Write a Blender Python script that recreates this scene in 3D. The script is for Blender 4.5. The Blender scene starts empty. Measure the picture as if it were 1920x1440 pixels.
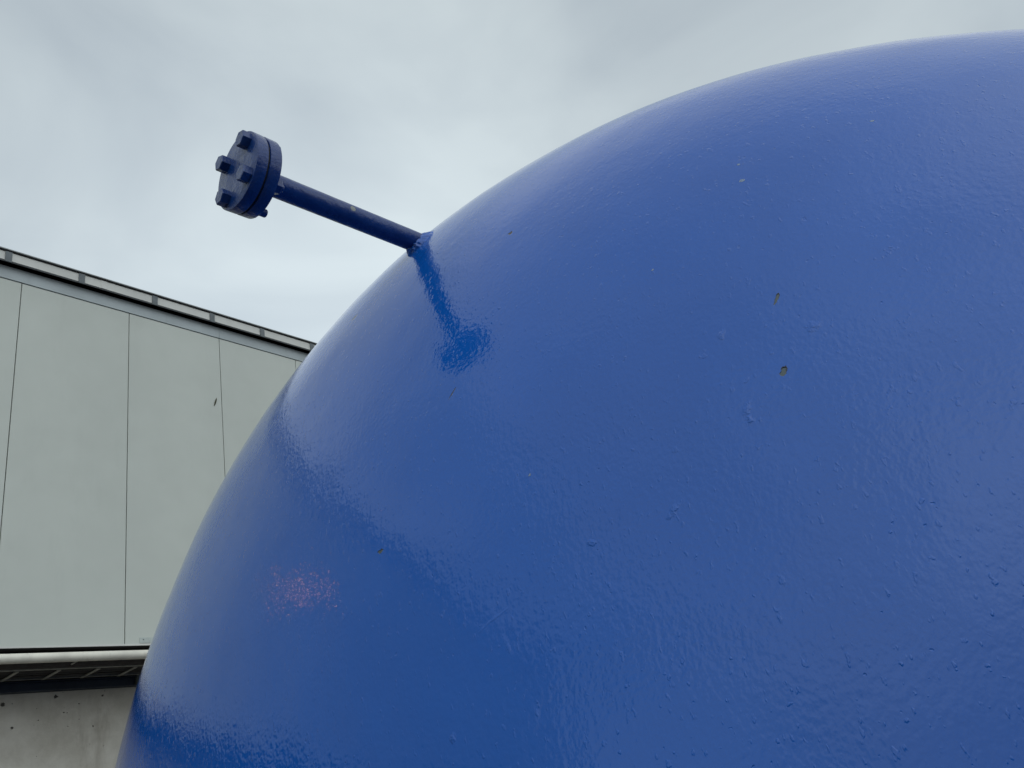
import bpy, bmesh, math, random
from mathutils import Vector, Matrix, noise
random.seed(7)
S = bpy.context.scene
COL = S.collection
EYE = 1.6                                   # camera height above the yard

# ------------------------------------------------------------------ camera
cam = bpy.data.cameras.new('camera'); co = bpy.data.objects.new('camera', cam); COL.objects.link(co)
M = [[0.65118, 0.21631, 0.72744], [-0.73271, 0.42894, 0.52834], [-0.19774, -0.87705, 0.43781]]
R3 = Matrix(((M[0][0], -M[0][1], -M[0][2]), (M[1][0], -M[1][1], -M[1][2]), (M[2][0], -M[2][1], -M[2][2])))
co.matrix_world = Matrix.Translation((0, 0, EYE)) @ R3.to_quaternion().to_matrix().to_4x4()
cam.sensor_width = 36; cam.lens = 28.125; cam.clip_start = .02; cam.clip_end = 2000
S.camera = co

# ------------------------------------------------------------------ sky
SUN_EL, SUN_AZ = 46, 200                    # degrees; azimuth from +Y towards +X
w = bpy.data.worlds.new('World'); S.world = w; w.use_nodes = True
nt = w.node_tree; nt.nodes.clear()
def WN(t, **k):
    n = nt.nodes.new(t)
    for a, b in k.items(): setattr(n, a, b)
    return n
sky = WN('ShaderNodeTexSky', sky_type='NISHITA', sun_disc=False)
sky.sun_elevation = math.radians(SUN_EL); sky.sun_rotation = math.radians(SUN_AZ); sky.air_density = 1; sky.dust_density = 3
skys = WN('ShaderNodeVectorMath', operation='SCALE'); skys.inputs['Scale'].default_value = .08
nt.links.new(sky.outputs[0], skys.inputs[0])
tc = WN('ShaderNodeTexCoord')
sep = WN('ShaderNodeSeparateXYZ'); nt.links.new(tc.outputs['Generated'], sep.inputs[0])
def wmath(op, a, b=None, c=None, clamp=False):
    n = WN('ShaderNodeMath', operation=op); n.use_clamp = clamp
    for i, v in enumerate((a, b, c)):
        if v is None: continue
        if isinstance(v, (int, float)): n.inputs[i].default_value = v
        else: nt.links.new(v, n.inputs[i])
    return n.outputs[0]
zc = wmath('MAXIMUM', sep.outputs[2], 0.0)
den = wmath('ADD', zc, .35)
comb = WN('ShaderNodeCombineXYZ')
nt.links.new(wmath('DIVIDE', sep.outputs[0], den), comb.inputs[0])
nt.links.new(wmath('DIVIDE', sep.outputs[1], den), comb.inputs[1])
n1 = WN('ShaderNodeTexNoise'); n1.inputs['Scale'].default_value = 2.4; n1.inputs['Detail'].default_value = 6; n1.inputs['Roughness'].default_value = .45; n1.inputs['Distortion'].default_value = .5
mp = WN('ShaderNodeMapping'); mp.inputs['Location'].default_value = (6.3, 2.2, 3.7); mp.inputs['Rotation'].default_value = (0, 0, .5); mp.inputs['Scale'].default_value = (1, 1, 1.7)
nt.links.new(tc.outputs['Generated'], mp.inputs[0]); nt.links.new(mp.outputs[0], n1.inputs[0])
ramp = WN('ShaderNodeValToRGB'); cr = ramp.color_ramp
cr.elements[0].position = .36; cr.elements[0].color = (.405, .467, .515, 1)
cr.elements[1].position = .64; cr.elements[1].color = (.55, .62, .65, 1)
nt.links.new(n1.outputs[0], ramp.inputs[0])
# brightness: overcast sky grows brighter towards the zenith and round the veiled sun
sd = Vector((math.sin(math.radians(SUN_AZ)) * math.cos(math.radians(SUN_EL)), math.cos(math.radians(SUN_AZ)) * math.cos(math.radians(SUN_EL)), math.sin(math.radians(SUN_EL))))
dot = WN('ShaderNodeVectorMath', operation='DOT_PRODUCT'); nt.links.new(tc.outputs['Generated'], dot.inputs[0]); dot.inputs[1].default_value = Vector((sd.x, sd.y, 0)).normalized()
side = WN('ShaderNodeMapRange', interpolation_type='SMOOTHSTEP'); side.inputs['From Min'].default_value = .0; side.inputs['From Max'].default_value = .75; side.inputs['To Min'].default_value = 0; side.inputs['To Max'].default_value = 1.05
nt.links.new(dot.outputs['Value'], side.inputs[0])
lift = WN('ShaderNodeMapRange', interpolation_type='SMOOTHSTEP'); lift.inputs['From Min'].default_value = .05; lift.inputs['From Max'].default_value = .5; lift.inputs['To Min'].default_value = -.6; lift.inputs['To Max'].default_value = 1
nt.links.new(zc, lift.inputs[0])
thin = WN('ShaderNodeVectorMath', operation='DOT_PRODUCT'); nt.links.new(tc.outputs['Generated'], thin.inputs[0]); thin.inputs[1].default_value = Vector((.56, .67, .49)).normalized()
thin_b = wmath('MULTIPLY', wmath('POWER', wmath('MAXIMUM', thin.outputs['Value'], 0.0), 14.0), .36)      # thinner cloud low over the hall
bri = wmath('ADD', wmath('ADD', wmath('MULTIPLY_ADD', zc, -.30, 1.30), thin_b), wmath('MULTIPLY', side.outputs[0], lift.outputs[0]))
cl = WN('ShaderNodeVectorMath', operation='SCALE'); nt.links.new(ramp.outputs[0], cl.inputs[0]); nt.links.new(bri, cl.inputs['Scale'])
mix = WN('ShaderNodeMix', data_type='RGBA'); mix.inputs[0].default_value = .90
nt.links.new(skys.outputs[0], mix.inputs[6]); nt.links.new(cl.outputs[0], mix.inputs[7])
bg = WN('ShaderNodeBackground'); bg.inputs[1].default_value = 1.0
nt.links.new(mix.outputs[2], bg.inputs[0])
wo = WN('ShaderNodeOutputWorld'); nt.links.new(bg.outputs[0], wo.inputs[0])

# ------------------------------------------------------------------ sun (veiled)
sl = bpy.data.lights.new('sun', 'SUN'); sl.energy = .5; sl.angle = math.radians(140); sl.color = (1, .96, .9)
so = bpy.data.objects.new('sun', sl); COL.objects.link(so)
so.rotation_euler = sd.to_track_quat('Z', 'Y').to_euler(); so.location = (0, 0, 20)

S.view_settings.view_transform = 'Standard'; S.view_settings.look = 'None'
S.view_settings.exposure = 0.0; S.view_settings.gamma = 1
S.render.engine = 'CYCLES'
S.cycles.max_bounces = 8

# ------------------------------------------------------------------ helpers
def tag(o, label=None, cat=None, group=None, kind=None):
    if label: o['label'] = label
    if cat: o['category'] = cat
    if group: o['group'] = group
    if kind: o['kind'] = kind
    return o
def empty(name, loc):
    o = bpy.data.objects.new(name, None); o.location = loc; o.empty_display_size = .2; COL.objects.link(o); return o
def root_loc(p):
    v = Vector()
    while p is not None: v += p.location; p = p.parent
    return v
def obj(name, bm, mat, parent=None, smooth=False, origin=None, bevel=0):
    """bm is in world coordinates"""
    me = bpy.data.meshes.new(name)
    o = bpy.data.objects.new(name, me)
    base = root_loc(parent) if parent else Vector()
    org = Vector(origin) if origin is not None else (base if parent else Vector())
    if bevel: bmesh.ops.bevel(bm, geom=[e for e in bm.edges if len(e.link_faces) == 2 and e.calc_face_angle(0) > .6], offset=bevel, segments=2, affect='EDGES', profile=.6)
    bmesh.ops.translate(bm, verts=bm.verts, vec=-org)
    bmesh.ops.recalc_face_normals(bm, faces=bm.faces)
    if smooth:
        for f in bm.faces: f.smooth = True
    bm.to_mesh(me); bm.free()
    if mat: me.materials.append(mat)
    COL.objects.link(o)
    if parent: o.parent = parent
    o.location = org - base
    if smooth == 'auto':
        me.set_sharp_from_angle(angle=math.radians(35))
    return o
def box(bm, x0, x1, y0, y1, z0, z1):
    vs = [bm.verts.new((x, y, z)) for x in (x0, x1) for y in (y0, y1) for z in (z0, z1)]
    for q in ((0, 1, 3, 2), (4, 6, 7, 5), (0, 4, 5, 1), (2, 3, 7, 6), (0, 2, 6, 4), (1, 5, 7, 3)):
        bm.faces.new([vs[i] for i in q])
def frame(axis, ref=None):
    a = Vector(axis).normalized()
    r = Vector(ref) if ref is not None else (Vector((0, 0, 1)) if abs(a.z) < .9 else Vector((1, 0, 0)))
    u = (r - a * r.dot(a)).normalized()
    return a, u, a.cross(u)
def lathe(bm, org, axis, prof, n=48, ref=None, close=False, jit=None):
    """prof: list of (along, radius); radius 0 makes a pole"""
    a, u, v = frame(axis, ref); org = Vector(org); rings = []
    for (t, r) in prof:
        if r < 1e-7: rings.append([bm.verts.new(org + a * t)]); continue
        ring = []
        for i in range(n):
            th = 2 * math.pi * i / n
            rr = r * (1 + (jit(t, th) if jit else 0))
            ring.append(bm.verts.new(org + a * t + (u * math.cos(th) + v * math.sin(th)) * rr))
        rings.append(ring)
    for A, B in zip(rings, rings[1:]):
        for i in range(n):
            j = (i + 1) % n
            if len(A) == 1 and len(B) == 1: continue
            if len(A) == 1: bm.faces.new((A[0], B[i], B[j]))
            elif len(B) == 1: bm.faces.new((A[i], B[0], A[j]))
            else: bm.faces.new((A[i], B[i], B[j], A[j]))
def tube(bm, pts, r, n=12):
    pts = [Vector(p) for p in pts]; rings = []
    for i, p in enumerate(pts):
        d = (pts[min(i + 1, len(pts) - 1)] - pts[max(i - 1, 0)])
        a, u, v = frame(d)
        rings.append([bm.verts.new(p + (u * math.cos(2 * math.pi * k / n) + v * math.sin(2 * math.pi * k / n)) * r) for k in range(n)])
    for A, B in zip(rings, rings[1:]):
        for i in range(n): bm.faces.new((A[i], A[(i + 1) % n], B[(i + 1) % n], B[i]))
    bm.faces.new(rings[0]); bm.faces.new(rings[-1])

# ------------------------------------------------------------------ materials
class Mat:
    def __init__(s, name, color=(.5, .5, .5), rough=.5, metal=0, spec=.5):
        s.m = bpy.data.materials.new(name); s.m.use_nodes = True; s.t = s.m.node_tree
        s.p = s.t.nodes['Principled BSDF']
        s.p.inputs['Base Color'].default_value = (*color, 1); s.p.inputs['Roughness'].default_value = rough
        s.p.inputs['Metallic'].default_value = metal; s.p.inputs['Specular IOR Level'].default_value = spec
        s.tc = s.t.nodes.new('ShaderNodeTexCoord')
    def n(s, t, ins=None, **k):
        x = s.t.nodes.new(t)
        for a, b in k.items(): setattr(x, a, b)
        for a, b in (ins or {}).items(): s.put(x.inputs[a], b)
        return x
    def put(s, sock, v):
        if hasattr(v, 'is_output') or isinstance(v, bpy.types.NodeSocket): s.t.links.new(v, sock)
        else: sock.default_value = v
    def math(s, op, a, b=0.0, c=0.0, clamp=False):
        x = s.t.nodes.new('ShaderNodeMath'); x.operation = op; x.use_clamp = clamp
        s.put(x.inputs[0], a); s.put(x.inputs[1], b)
        if op in ('MULTIPLY_ADD',): s.put(x.inputs[2], c)
        return x.outputs[0]
    def noise(s, scale, detail=4, rough=.5, stretch=None, dist=0.0, rot=None, off=None, vec=None):
        v = vec or s.tc.outputs['Object']
        if stretch or rot or off:
            mp = s.n('ShaderNodeMapping', {0: v, 'Scale': stretch or (1, 1, 1), 'Rotation': rot or (0, 0, 0), 'Location': off or (0, 0, 0)}); v = mp.outputs[0]
        return s.n('ShaderNodeTexNoise', {'Vector': v, 'Scale': scale, 'Detail': detail, 'Roughness': rough, 'Distortion': dist}).outputs[0]
    def range(s, v, a, b, c=0.0, d=1.0, smooth=True):
        x = s.n('ShaderNodeMapRange', {'Value': v, 'From Min': a, 'From Max': b, 'To Min': c, 'To Max': d})
        if smooth: x.interpolation_type = 'SMOOTHSTEP'
        return x.outputs[0]
    def mix(s, f, a, b):
        x = s.n('ShaderNodeMix', data_type='RGBA')
        s.put(x.inputs[0], f); s.put(x.inputs[6], (*a, 1) if isinstance(a, tuple) and len(a) == 3 else a); s.put(x.inputs[7], (*b, 1) if isinstance(b, tuple) and len(b) == 3 else b)
        return x.outputs[2]
    def bump(s, h, dist, strength=1.0):
        x = s.n('ShaderNodeBump', {'Height': h, 'Distance': dist, 'Strength': strength})
        s.t.links.new(x.outputs[0], s.p.inputs['Normal'])

def worn(name, color, rough=.5, var=.12, scale=3, bump=0.0, metal=0, dirt=None):
    m = Mat(name, color, rough, metal)
    f = m.range(m.noise(scale, 6, .6), .3, .7)
    dark = tuple(c * (1 - var) for c in color); light = tuple(min(1, c * (1 + var * .6)) for c in color)
    c = m.mix(f, dark, light)
    if dirt:
        g = m.range(m.noise(scale * 4, 8, .7, stretch=(1, 1, .25), off=(5, 2, 1)), .52, .72)
        c = m.mix(m.math('MULTIPLY', g, dirt), c, tuple(x * .45 for x in color))
    m.put(m.p.inputs['Base Color'], c)
    m.put(m.p.inputs['Roughness'], m.range(m.noise(scale * 7, 4), .3, .7, rough - .08, rough + .08))
    if bump: m.bump(m.noise(scale * 30, 5, .6), bump)
    return m.m

# tank paint: thick brushed gloss paint with orange peel, lumps, and chips at the places the photo shows them
TC = Vector((0.4156 * 2.2, 0.26765 * 2.2, EYE - 0.1210 * 2.2))      # centre of the head's rim circle
TR = 0.4949 * 2.2                                                    # tank radius
TA = TR / 2.3                                                        # depth of the domed head
def W(x, y, z): return Vector((x, y, z + EYE))
def dome_normal(p):
    q = p - TC; return Vector((q.x / TA ** 2, q.y / TR ** 2, q.z / TR ** 2)).normalized()
# (world point, width, height, turn in degrees, kind)
MARKS = [
    (W(.5345, .1545, .2173), .0026, .0044, 25, 'chip'), (W(.553, .1448, .2794), .0013, .0056, 32, 'chip'),
    (W(.526, .4539, .3417), .0010, .0075, 42, 'crack'), (W(.4891, .5423, .2101), .0038, .0020, -10, 'chip'),
    (W(.6261, .6857, .5921), .0040, .0060, 60, 'dark'), (W(.6033, .3951, .5314), .0030, .0030, 60, 'dark'),
    (W(.5241, .1851, .1996), .0032, .0058, 25, 'lump'), (W(.522, .1851, .1905), .0034, .0034, 25, 'lump'),
    (W(.5403, .1897, .2688), .0034, .0055, 30, 'lump'), (W(.5013, .2519, .1457), .0030, .0070, 45, 'lump'),
    (W(.4918, .318, .1435), .0040, .0030, 0, 'lump'), (W(.4632, .4612, .0379), .0026, .0040, 15, 'lump'),
    (W(.6133, .146, .4479), .0032, .0020, 20, 'fleck'), (W(.6031, .1458, .4242), .0026, .0024, 20, 'fleck'),
    (W(.6403, .0385, .4306), .0014, .0020, 0, 'fleck'), (W(.5611, .2347, .3664), .0012, .0012, 0, 'fleck'),
    (W(.5016, .3666, .2184), .0013, .0016, 0, 'fleck'), (W(.4769, .4159, .1127), .0013, .0150, 66, 'crease'), (W(.4769, .4059, .1157), .0012, .0110, 72, 'crease'),
    (W(.5475, .1267, .244), .0050, .0045, 45, 'lump'), (W(.4903, .62, .26), .0030, .0030, 10, 'lump'),
]
def tank_paint():
    m = Mat('tank_paint', (.02, .09, .34), .3, 0, .60)
    P = m.tc.outputs['Object']
    off = TANK_LOC
    a = m.noise(250, 1.2, .5, stretch=(1, 1, .8))                   # orange peel
    b = m.noise(95, 4, .55, stretch=(1, 1.0, .8), rot=(.5, 0, 0))
    c = m.noise(22, 3, .5, dist=.4)
    patch = m.range(m.noise(7, 3, .6, off=(2, 7, 3)), .38, .68, .35, 1.0)
    h = m.math('MULTIPLY', m.math('MULTIPLY', a, .00033), m.range(m.noise(4.5, 3, .6, off=(8, 2, 5)), .34, .62, .5, 1.0))
    h = m.math('ADD', h, m.math('MULTIPLY', m.math('MULTIPLY', b, .00040), patch))
    h = m.math('ADD', h, m.math('MULTIPLY', c, .0004))
    # sparse ridges left by the brush and small craters
    r = m.noise(190, 2, .5, stretch=(1, 1.2, .6), rot=(.75, 0, 0), off=(3, 1, 4))
    h = m.math('ADD', h, m.math('MULTIPLY', m.range(r, .64, .76), .0002))
    r2 = m.noise(170, 2, .5, stretch=(1, 1, .8), off=(9, 1, 2))
    h = m.math('ADD', h, m.math('MULTIPLY', m.range(r2, .69, .78), .00025))
    r3 = m.noise(170, 1, .5, off=(4, 4, 8))
    h = m.math('SUBTRACT', h, m.math('MULTIPLY', m.range(r3, .76, .82), .0003))
    tone = m.range(m.noise(3.1, 5, .6), .3, .7)
    col = m.mix(tone, (.0035, .096, .44), (.005, .109, .49))
    dist = m.n('ShaderNodeVectorMath', {0: m.n('ShaderNodeTexNoise', {'Vector': P, 'Scale': 260.0, 'Detail': 3.0}).outputs['Color'], 1: (.5, .5, .5)}, operation='SUBTRACT').outputs[0]
    for (p, sx, sy, turn, kind) in MARKS:
        n = dome_normal(p)
        up = (Vector((0, 0, 1)) - n * n.z).normalized(); rt = up.cross(n)
        t = math.radians(turn)
        u = rt * math.cos(t) - up * math.sin(t); v = rt * math.sin(t) + up * math.cos(t)
        # rotation matrix local->object with columns u, v, n
        e = Matrix(((u.x, v.x, n.x), (u.y, v.y, n.y), (u.z, v.z, n.z))).to_euler('XYZ')
        mp = m.n('ShaderNodeMapping', {0: P, 'Location': tuple(p - off), 'Rotation': tuple(e), 'Scale': (sx, sy, .01)}, vector_type='TEXTURE')
        ad = m.n('ShaderNodeVectorMath', {0: dist, 1: (1.7, 1.7, 0) if kind != 'fleck' else (3.5, 3.5, 0), 2: mp.outputs[0]}, operation='MULTIPLY_ADD')
        ln = m.n('ShaderNodeVectorMath', {0: ad.outputs[0]}, operation='LENGTH').outputs['Value']
        if kind in ('lump', 'crease'):
            h = m.math('ADD', h, m.math('MULTIPLY', m.range(ln, 1.2, .1), .00016 if kind == 'crease' else .0007))
        elif kind == 'fleck':
            k = m.range(ln, .85, .65); col = m.mix(m.math('MULTIPLY', k, .75), col, (.25, .33, .40))
            h = m.math('ADD', h, m.math('MULTIPLY', k, .0006))
        else:
            k = m.range(ln, 1.0, .80)
            cc = {'chip': (.065, .095, .105), 'crack': (.015, .03, .07), 'dark': (.012, .014, .02)}[kind]
            # shadow of the chip's upper rim, painted into the colour as a dark sliver
            col = m.mix(k, col, cc)
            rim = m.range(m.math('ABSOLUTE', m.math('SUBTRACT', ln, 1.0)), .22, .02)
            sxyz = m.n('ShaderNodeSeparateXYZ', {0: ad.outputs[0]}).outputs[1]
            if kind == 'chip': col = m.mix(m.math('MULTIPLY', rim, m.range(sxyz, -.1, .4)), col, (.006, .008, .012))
            h = m.math('SUBTRACT', h, m.math('MULTIPLY', k, .0011))
    m.put(m.p.inputs['Base Color'], col)
    m.put(m.p.inputs['Roughness'], m.range(m.noise(12, 5, .6), .3, .7, .055, .085))
    m.bump(h, 1.0)
    return m.m
def nozzle_paint(chip=None):
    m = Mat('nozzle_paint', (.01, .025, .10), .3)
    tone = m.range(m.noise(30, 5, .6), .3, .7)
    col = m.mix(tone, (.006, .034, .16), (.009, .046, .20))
    h = m.math('MULTIPLY', m.noise(240, 4, .6), .0006)
    h = m.math('ADD', h, m.math('MULTIPLY', m.noise(70, 3, .5), .0014))
    if chip is not None:
        g = m.n('ShaderNodeVectorMath', {0: m.tc.outputs['Object'], 1: tuple(chip)}, operation='DISTANCE').outputs['Value']
        k = m.range(g, .0042, .0036); col = m.mix(k, col, (.26, .27, .24)); h = m.math('SUBTRACT', h, m.math('MULTIPLY', k, .0005))
    m.put(m.p.inputs['Base Color'], col); m.put(m.p.inputs['Roughness'], m.range(m.noise(60, 4), .3, .7, .16, .32))
    m.bump(h, 1.0)
    return m.m

M_CLAD = worn('cladding_paint', (.58, .61, .555), .45, .05, .8, 0, dirt=.06)
M_TRIM = worn('trim_paint', (.44, .49, .50), .4, .10, 1.5, 0, dirt=.12)
M_GUT = worn('gutter_sheet', (.66, .66, .62), .45, .08, 2, 0, dirt=.10)
M_BRK = worn('bracket_steel', (.13, .15, .16), .5, .2, 6)
M_DARK = worn('dark_soffit', (.05, .056, .06), .7, .2, 3)
M_BLACK = worn('overhang_shade_black', (.012, .011, .010), .8, .2, 3)  # near-black colour stands in for the deep shade under the overhang
M_CAP = worn('roof_edge_zinc', (.33, .35, .35), .45, .2, 4)
M_STEEL = worn('dull_steel', (.42, .40, .35), .5, .25, 10, 0, metal=.2)
M_CABLE = worn('cable_sheath', (.05, .045, .04), .6, .3, 12)
M_BEAM = worn('navy_beam', (.018, .03, .052), .55, .25, 3)
M_PIPE = worn('pipe_sheet', (.80, .765, .66), .38, .15, 5, .0, dirt=.3)
M_RUST = worn('dark_brown_board', (.02, .014, .011), .8, .3, 4)
M_RUB_SHADE = worn('gasket_and_shade_black', (.012, .012, .014), .7, .2, 20)  # flange gasket; also stands in for shade under roof edge and panels
M_LEAF = worn('dry_leaf', (.06, .06, .03), .8, .3, 40)

def concrete():
    m = Mat('cast_concrete', (.36, .34, .30), .85)
    f = m.range(m.noise(1.9, 8, .7, off=(1, 0, 3)), .34, .66)
    col = m.mix(f, (.46, .43, .365), (.62, .59, .52))
    st = m.range(m.noise(3.0, 7, .7, stretch=(1, 1, .22)), .50, .70)
    col = m.mix(m.math('MULTIPLY', st, .45), col, (.20, .165, .12))
    vor = m.n('ShaderNodeTexVoronoi', {'Vector': m.tc.outputs['Object'], 'Scale': 3.1, 'Randomness': 1.0})
    pit = m.range(m.math('ADD', vor.outputs['Distance'], m.math('MULTIPLY', m.noise(40, 4), .09)), .06, .04)
    vor2 = m.n('ShaderNodeTexVoronoi', {'Vector': m.tc.outputs['Object'], 'Scale': 14.0})
    pit2 = m.math('MULTIPLY', m.range(m.math('ADD', vor2.outputs['Distance'], m.math('MULTIPLY', m.noise(90, 4), .16)), .16, .12), .6)
    pt = m.math('MAXIMUM', pit, pit2)
    for (ax, az, rr) in ((.3424, .182, .019), (.3958, .1867, .017), (.4468, .1846, .009), (.4208, .177, .009), (.3529, .1574, .010), (.4215, .1603, .008), (.405, .169, .006), (.379, .163, .005), (.437, .152, .006)):
        q = (ax * 7.56 - XJ, 0, az * 7.56 + EYE)
        dd = m.n('ShaderNodeVectorMath', {0: m.tc.outputs['Object'], 1: q}, operation='DISTANCE').outputs['Value']
        dd = m.math('ADD', dd, m.math('MULTIPLY_ADD', m.noise(55, 3), .03, -.015))
        pt = m.math('MAXIMUM', pt, m.range(dd, rr, rr * .6))
    col = m.mix(m.math('MULTIPLY', pt, .9), col, (.03, .026, .02))
    m.put(m.p.inputs['Base Color'], col)
    h = m.math('SUBTRACT', m.math('MULTIPLY', m.noise(60, 6, .65), .003), m.math('MULTIPLY', pt, .012))
    m.bump(h, 1.0)
    return m.m

def asphalt():
    m = Mat('yard_asphalt', (.06, .06, .058), .85)
    f = m.range(m.noise(.6, 8, .65), .3, .7); col = m.mix(f, (.05, .05, .048), (.085, .083, .078))
    g = m.range(m.noise(160, 3, .6), .45, .7); col = m.mix(m.math('MULTIPLY', g, .5), col, (.15, .145, .135))
    m.put(m.p.inputs['Base Color'], col); m.bump(m.noise(160, 4, .6), .004)
    return m.m
M_GRND = asphalt()

# ------------------------------------------------------------------ ground
bm = bmesh.new()
for (x0, x1, y0, y1) in ((-600, 600, -600, 600),):
    vs = [bm.verts.new(v) for v in ((x0, y0, 0), (x1, y0, 0), (x1, y1, 0), (x0, y1, 0))]; bm.faces.new(vs)
g = obj('ground', bm, M_GRND); tag(g, 'dark worn asphalt yard under the blue tank and grey hall', 'ground', kind='structure')

# ------------------------------------------------------------------ hall with sandwich panel cladding
M_CONC = None
D = 6.88                                     # distance of the cladding face
XJ = 2.246                                   # one of the panel joints
XL, XR = XJ - 15, XJ + 24
def Z(v): return v + EYE
hall = empty('warehouse', (XJ, D, 0))
tag(hall, 'pale grey green panel clad hall with light gutter strip along its roof edge', 'building')
z0, z1 = Z(1.668), Z(4.985)
PW = 1.0
for i in range(-1, 5):                       # panels the photo shows
    bm = bmesh.new(); box(bm, XJ + i * PW - PW + .004, XJ + i * PW - .004, D, D + .08, z0, z1)
    obj('wall_panel', bm, M_CLAD, hall, bevel=.004)
bm = bmesh.new()
x = XJ - 2 * PW
while x > XL + .5:
    box(bm, x - PW + .004, x - .004, D, D + .08, z0, z1); x -= PW
xl = x
obj('wall', bm, M_CLAD, hall)
bm = bmesh.new()
x = XJ + 4 * PW
while x < XR - .5:
    box(bm, x + .004, x + PW - .004, D, D + .08, z0, z1); x += PW
xr = x
obj('wall', bm, M_CLAD, hall)
bm = bmesh.new(); box(bm, xl, xr, D + .083, D + 12, Z(1.70), Z(5.10)); obj('inner_wall', bm, M_DARK, hall)
bm = bmesh.new(); box(bm, xl, xr, D - .005, D - .002, Z(1.656), Z(1.672)); obj('drip_edge', bm, M_GUT, hall)
bm = bmesh.new(); box(bm, xl, xr, D + .001, D + .0795, Z(1.6575), Z(1.6665)); obj('underside_shade_strip', bm, M_RUB_SHADE, hall)  # dark strip added as the shade below the panel bottoms
# head trim above the panels: lengths that butt at every fourth joint
bm = bmesh.new()
edges = [xl, XJ - 6, XJ - 2, XJ + 2 * PW, XJ + 6 * PW, XJ + 10 * PW, xr]
for a, b in zip(edges, edges[1:]): box(bm, a + .0015, b - .0015, D - .008, D + .08, Z(4.992), Z(5.126))
obj('head_trim', bm, M_TRIM, hall)
YF = 6.81
bm = bmesh.new(); box(bm, xl, xr, YF + .004, D + .07, Z(5.128), Z(5.145)); obj('soffit', bm, M_DARK, hall)
bm = bmesh.new()
e2 = [xl, XJ - 3.3, XJ + .712, XJ + 4.7, XJ + 8.7, xr]
for a, b in zip(e2, e2[1:]): box(bm, a + .002, b - .002, YF, YF + .06, Z(5.130 + .016), Z(5.238))
gut = obj('gutter', bm, M_GUT, hall)
bm = bmesh.new(); box(bm, XJ + .712 - .03, XJ + .712 + .03, YF - .003, YF + .001, Z(5.147), Z(5.238)); obj('joint_cover', bm, M_GUT, gut)
bm = bmesh.new(); box(bm, xl, xr, YF - .002, YF + .06, Z(5.128), Z(5.1455)); obj('gutter_lip', bm, M_DARK, hall)
bm = bmesh.new(); box(bm, xl, xr, YF - .006, YF + .3, Z(5.240), Z(5.252)); obj('cap_shadow_strip', bm, M_RUB_SHADE, hall)  # black strip in place of the shadow cast by the roof edge
cap_bm = bmesh.new(); box(cap_bm, xl, xr, YF - .020, YF + .5, Z(5.2525), Z(5.262)); cap = obj('roof_edge', cap_bm, M_CAP, hall, bevel=.002)
for rx in (.3074, .4026, .5106, .6062, .6989, .8013, .897):
    x = rx * YF; bm = bmesh.new()
    box(bm, x - .028, x + .028, YF - .010, YF - .0025, Z(5.128), Z(5.2385))
    obj('gutter_bracket', bm, M_BRK, hall, bevel=.002)
for i in range(8):
    x = (.3478 + .0573 * i) * YF * .995; bm = bmesh.new()
    lathe(bm, (x, YF + .01, Z(5.262)), (0, 0, 1), [(0, .016), (.004, .016), (.004, .011), (.014, .011), (.016, 0)], 12)
    obj('roof_screw', bm, M_BRK, hall)
bm = bmesh.new(); box(bm, xl, xr, D + .1, D + 12.2, Z(5.11), Z(5.25)); obj('roof', bm, M_CAP, hall)
# small fixing plate low on the cladding
bm = bmesh.new(); box(bm, .4904 * D, .4904 * D + .26, D - .006, D - .001, Z(1.676), Z(1.722))
pl = obj('fixing_plate', bm, worn('plate_zinc', (.50, .55, .52), .4, .12, 9, dirt=.3), hall, bevel=.0015)
for dx in (.03, .15, .23):
    bm = bmesh.new(); lathe(bm, (.4904 * D + dx, D - .0055, Z(1.705)), (0, -1, 0), [(0, .005), (.003, .005), (.004, 0)], 10); obj('screw', bm, M_BRK, pl)

# inner soffit of the overhang and its edge angle
bm = bmesh.new(); box(bm, xl, xr, D + .082, D + .76, Z(1.664), Z(1.70)); obj('overhang_soffit', bm, M_BLACK, hall)
bm = bmesh.new(); box(bm, xl, xr, 7.06, 7.10, Z(1.546), Z(1.655)); obj('edge_beam', bm, M_RUST, hall)

# lit wall lamp (its glow is what shows as the reddish spot on the dome)
lamp = empty('wall_lamp', (-2.25, D, Z(3.55)))
tag(lamp, 'small lit floodlight fixed high on the panel wall left of the view', 'lamp')
bm = bmesh.new(); box(bm, -2.33, -2.17, D - .11, D - .03, Z(3.46), Z(3.64)); obj('housing', bm, M_BRK, lamp, bevel=.01)
bm = bmesh.new(); box(bm, -2.27, -2.23, D - .031, D + .001, Z(3.52), Z(3.58)); obj('bracket', bm, M_BRK, lamp)
ml = Mat('lamp_glow', (.8, .6, .5)); ml.p.inputs['Emission Color'].default_value = (1, .42, .22, 1); ml.p.inputs['Emission Strength'].default_value = 95
bm = bmesh.new(); lathe(bm, (-2.25, D - .108, Z(3.55)), (0, -1, 0), [(0, 0), (0, .027), (.004, .027), (.007, .02), (.009, 0)], 24); obj('lens', bm, ml.m, lamp)

# ------------------------------------------------------------------ recessed concrete wall, navy beam, ladder, pipe
M_CONC = concrete()
cw = bmesh.new(); box(cw, xl, xr, 7.56, 7.86, 0, Z(1.452))
cwo = obj('concrete_wall', cw, M_CONC, origin=(XJ, 7.56, 0)); tag(cwo, 'stained pitted concrete wall in the shade under the overhanging hall', 'wall')
bm = bmesh.new(); box(bm, xl, xr, 7.62, 7.66, Z(1.4545), Z(1.662)); bo = obj('backing_board', bm, M_RUST, hall)
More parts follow.
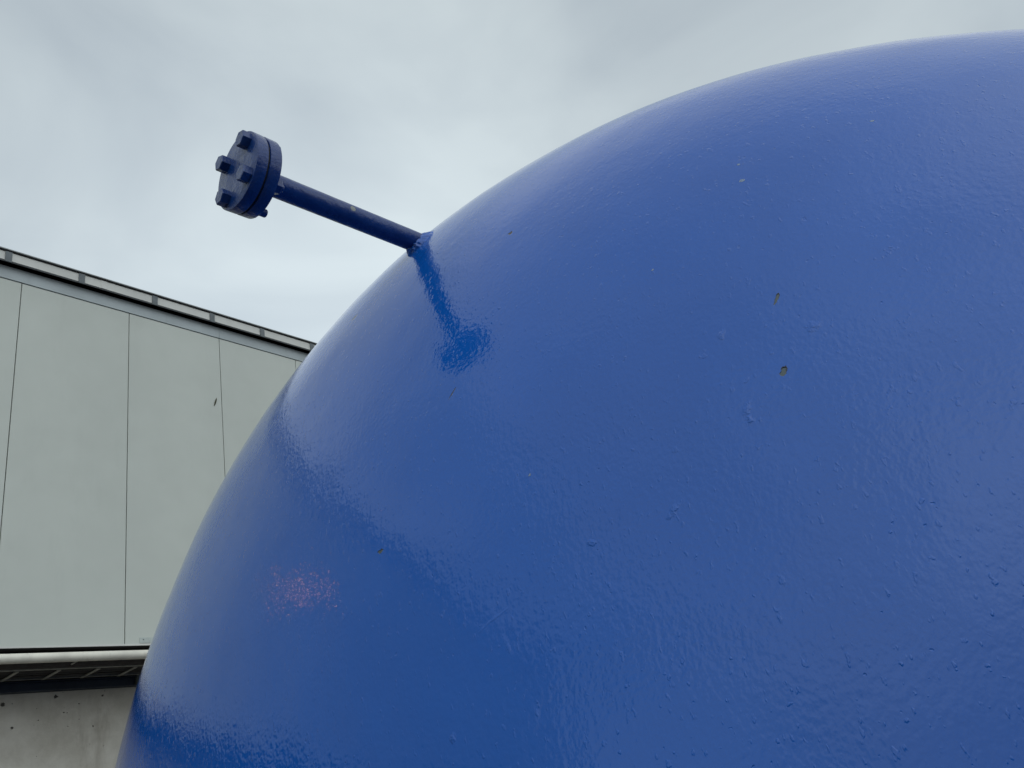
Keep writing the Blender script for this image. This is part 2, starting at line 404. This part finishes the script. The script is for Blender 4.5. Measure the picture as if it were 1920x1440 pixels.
# navy I beam lying on the wall, ends beside a short post
bm = bmesh.new()
bx0, bx1 = xl, .4861 * 7.51
box(bm, bx0, bx1, 7.50, 7.60, Z(1.4545), Z(1.464)); box(bm, bx0, bx1, 7.535, 7.545, Z(1.4645), Z(1.527)); box(bm, bx0, bx1, 7.50, 7.60, Z(1.5275), Z(1.536))
bo = obj('steel_beam', bm, M_BEAM, origin=(XJ, 7.55, Z(1.4545))); tag(bo, 'long navy steel beam lying on top of the concrete wall', 'beam')
bm = bmesh.new(); box(bm, .4866 * 7.51, .4866 * 7.51 + .09, 7.50, 7.59, Z(1.4545), Z(1.66)); po = obj('short_post', bm, worn('post_paint', (.16, .17, .14), .6, .2, 8), origin=(3.7, 7.55, Z(1.4545)), bevel=.003)
tag(po, 'short grey green post where the navy beam ends beside the tank', 'post')
# cable ladder hung below the overhang
lad = empty('cable_ladder', (XJ, 7.3, Z(1.54))); tag(lad, 'grey cable ladder with cross rungs under the hall overhang', 'cable tray')
zl = Z(1.543)
for y in (7.115, 7.49):
    bm = bmesh.new(); box(bm, -4, 9, y - .004, y + .004, zl, zl + .05); box(bm, -4, 9, y + (.004 if y < 7.3 else -.024), y + (.024 if y < 7.3 else -.004), zl - .0015, zl + .0025)
    obj('rail', bm, M_STEEL, lad)
for i in range(-2, 14):
    x = 2.53 + .313 * (i - 0); bm = bmesh.new()
    box(bm, x - .014, x + .014, 7.14, 7.465, zl - .010, zl - .003)
    obj('rung', bm, M_STEEL, lad)
bm = bmesh.new()
for i, (y, r) in enumerate(((7.20, .007), (7.235, .010), (7.27, .006), (7.33, .012), (7.38, .007), (7.43, .009))):
    pts = [(-4 + .25 * k, y + .012 * noise.noise(Vector((k * .13, i * 3.1, 0))), zl + r + .002 + .006 * abs(noise.noise(Vector((k * .21, i * 7.7, 4))))) for k in range(53)]
    tube(bm, pts, r, 8)
cb = obj('cable_bundle', bm, M_CABLE, origin=(XJ, 7.3, zl), smooth=True); tag(cb, 'dark cables lying lengthwise in the ladder under the overhang', 'cables')
# pale pipe in front
bm = bmesh.new()
pts = [(-5 + .4 * k, 6.80, Z(1.561) + .006 * noise.noise(Vector((k * .21, 2, 0)))) for k in range(36)]
tube(bm, pts, .0365, 28)
pp = obj('service_pipe', bm, M_PIPE, origin=(XJ, 6.80, Z(1.561)), smooth='auto'); tag(pp, 'pale grimy pipe running level just below the wall panels', 'pipe')
for px in (-.6, 1.1, 2.9, 4.3):
    bm = bmesh.new(); tube(bm, [(px, 6.83, Z(1.561)), (px, 7.06, Z(1.561))], .006, 8); obj('hanger', bm, M_STEEL, pp)
# leaf stuck to the cladding
bm = bmesh.new()
lc = Vector((.606 * D, D - .004, Z(.6067 * D))); prev = None
for k in range(9):
    t = k / 8; wd = .008 * math.sin(math.pi * t) ** .8 + .0006; c = lc + Vector((.020 * (t - .5) * 1.6, -.004 * math.sin(math.pi * t), .11 * (t - .5)))
    cur = [bm.verts.new(c + Vector((-wd, 0, 0))), bm.verts.new(c + Vector((0, -.003, 0))), bm.verts.new(c + Vector((wd, 0, 0)))]
    if prev: bm.faces.new((prev[0], prev[1], cur[1], cur[0])); bm.faces.new((prev[1], prev[2], cur[2], cur[1]))
    prev = cur
lf = obj('leaf', bm, M_LEAF, origin=lc); tag(lf, 'small dark narrow leaf stuck to a pale wall panel', 'leaf')

# ------------------------------------------------------------------ the tank
TANK_LOC = Vector((TC.x + 1.6, TC.y, 0))
tank = empty('pressure_tank', TANK_LOC)
tag(tank, 'huge glossy blue tank with domed end and a flanged nozzle sticking out', 'tank')
M_TANK = tank_paint()
bm = bmesh.new()
LEN = 3.4
prof = [(-TA, 0)]
NP = 150
for i in range(1, NP + 1):
    t = math.pi / 2 * i / NP; prof.append((-TA * math.cos(t), TR * math.sin(t)))
for i in range(1, 18): prof.append((LEN * i / 18, TR))
for i in range(0, 40):
    t = math.pi / 2 * i / 40; prof.append((LEN + TA * math.sin(t), TR * math.cos(t)))
prof.append((LEN + TA, 0))
lathe(bm, TC, (1, 0, 0), prof, 420)
for v in bm.verts:                               # faint unevenness of the pressed plate
    if v.co.x < TC.x + .1:
        n = dome_normal(v.co)
        v.co += n * (.0012 * noise.noise(v.co * 5.5) + .00035 * noise.noise(v.co * 21))
shell = obj('shell', bm, M_TANK, tank, smooth=True)
for sx in (.55, LEN - .55):                      # saddles
    bm = bmesh.new(); n = 24; ang = math.radians(62)
    lo = []; hi = []
    x0, x1 = TC.x + sx - .12, TC.x + sx + .12
    A = [(TC.y + TR * 1.003 * math.sin(-ang + 2 * ang * k / n), TC.z - TR * 1.003 * math.cos(-ang + 2 * ang * k / n)) for k in range(n + 1)]
    for k in range(n):
        (ya, za), (yb, zb) = A[k], A[k + 1]
        v = [bm.verts.new(c) for c in ((x0, ya, .02), (x0, yb, .02), (x0, yb, zb), (x0, ya, za), (x1, ya, .02), (x1, yb, .02), (x1, yb, zb), (x1, ya, za))]
        for q in ((0, 1, 2, 3), (7, 6, 5, 4), (3, 2, 6, 7)): bm.faces.new([v[i] for i in q])
    y0, y1 = A[0][0], A[-1][0]
    box(bm, x0 - .05, x1 + .05, y0 - .05, y1 + .05, 0, .0205)
    obj('saddle', bm, M_BEAM, tank)

# nozzle
B = W(.6804, .5954, .6804)
AX = Vector((-.9970, .0720, .0110)).normalized()
L = .2385
RP = .0141
dv = (B + AX * (L + .037) - Vector((0, 0, EYE))).normalized()
major = AX.cross(dv).normalized()
if major.z < 0: major = -major
cc_ = B + AX * (L * .50); vw = (cc_ - Vector((0, 0, EYE))).normalized()
e1 = AX.cross(vw).normalized(); e1 = e1 if e1.z > 0 else -e1
e2_ = (-vw - AX * (-vw).dot(AX)).normalized()
chipw = cc_ + (e1 * .72 + e2_ * .69).normalized() * RP
M_NOZ = nozzle_paint(chipw - TANK_LOC)
bm = bmesh.new()
pr = [(-.05, RP)] + [(-.04 + (L + .04) * k / 30, RP) for k in range(31)]
lathe(bm, B, AX, pr, 40, major, jit=lambda t, th: .012 * noise.noise(Vector((t * 60, math.cos(th) * 2, math.sin(th) * 2))))
noz = obj('nozzle_pipe', bm, M_NOZ, tank, smooth=True)
# weld fillet between pipe and dome
a, u, v = frame(AX, major)
def surf_t(o):
    """distance along AX from o at which the dome surface is met (outer side)"""
    q = o - TC; dd = AX
    A_ = dd.x ** 2 / TA ** 2 + (dd.y ** 2 + dd.z ** 2) / TR ** 2
    B_ = q.x * dd.x / TA ** 2 + (q.y * dd.y + q.z * dd.z) / TR ** 2
    C_ = q.x ** 2 / TA ** 2 + (q.y ** 2 + q.z ** 2) / TR ** 2 - 1
    return (-B_ + math.sqrt(B_ * B_ - A_ * C_)) / A_
bm = bmesh.new(); n = 90; rings = []
for s in range(9):
    f = s / 8; ring = []
    for i in range(n):
        th = 2 * math.pi * i / n
        dirr = u * math.cos(th) + v * math.sin(th)
        nz = noise.noise(Vector((math.cos(th) * 3.3, math.sin(th) * 3.3, 1.7)))
        nz2 = noise.noise(Vector((math.cos(th) * 9, math.sin(th) * 9, f * 3)))
        wid = .0095 * (1 + .4 * nz + .15 * nz2); hgt = .0095 * (1 + .45 * nz + .2 * nz2)
        r = RP * .985 + wid * f
        o = B + dirr * r
        ht = hgt * (1 - f) ** 1.5 + .0012 * math.sin(math.pi * f) * (1 + nz2) - .0009 * (f > .95)
        ring.append(bm.verts.new(o + AX * (surf_t(o) + ht)))
    rings.append(ring)
for P_, Q_ in zip(rings, rings[1:]):
    for i in range(n): bm.faces.new((P_[i], P_[(i + 1) % n], Q_[(i + 1) % n], Q_[i]))
obj('weld_bead', bm, M_TANK, noz, smooth=True)

RF = .0478
def disc(t0, t1, r, jitter=.004, c=.0012):
    b = bmesh.new()
    lathe(b, B, AX, [(t0, 0), (t0, r * .5), (t0, r - c), (t0 + c * .3, r - c * .3), (t0 + c, r), ((t0 + t1) / 2, r), (t1 - c, r), (t1 - c * .3, r - c * .3), (t1, r - c), (t1, r * .5), (t1, 0)], 96, major,
          jit=lambda t, th: jitter * noise.noise(Vector((t * 90, math.cos(th) * 2.2, math.sin(th) * 2.2))))
    return b
t1 = L + .0145
fl = obj('flange', disc(L, t1, RF), M_NOZ, noz, smooth='auto')
b_ = bmesh.new(); lathe(b_, B, AX, [(t1 - .001, 0), (t1 - .001, RF * .955), (t1 + .0035, RF * .955), (t1 + .0035, 0)], 64, major); obj('gasket', b_, M_RUB_SHADE, noz, smooth='auto')
t2 = t1 + .0022; t3 = t2 + .0138
bl = obj('blind_flange', disc(t2, t3, RF * 1.0), M_NOZ, noz, smooth='auto')
RB = .0352
ENDS = {0: .0092, 1: .012, 2: .019, 3: .012}
mu = major; mv = AX.cross(mu)
for k in range(4):
    th = math.radians(90 * k - 1)
    d = mu * math.cos(th) + mv * math.sin(th)
    c = B + d * RB
    rot = random.uniform(-.3, .3)
    ref = mu * math.cos(rot) + mv * math.sin(rot)
    hh = .0103
    bm = bmesh.new()
    rh = .0101
    lathe(bm, c + AX * t3, AX, [(-.0005, rh), (hh - .0011, rh), (hh, rh * .91), (hh, 0)], 6, ref)
    obj('bolt_head', bm, M_NOZ, bl, bevel=.0006)
    bm = bmesh.new()
    lathe(bm, c + AX * L, -AX, [(-.0005, .0094), (.0075, .0094), (.0085, .0084), (.0085, 0)], 6, ref)
    nut = obj('nut', bm, M_NOZ, fl, bevel=.0006)
    bm = bmesh.new()
    lathe(bm, c + AX * L, -AX, [(.007, .0052), (ENDS[k] - .001, .0052), (ENDS[k], .0044), (ENDS[k], 0)], 16, ref)
    obj('bolt_end', bm, M_NOZ, fl, smooth='auto')
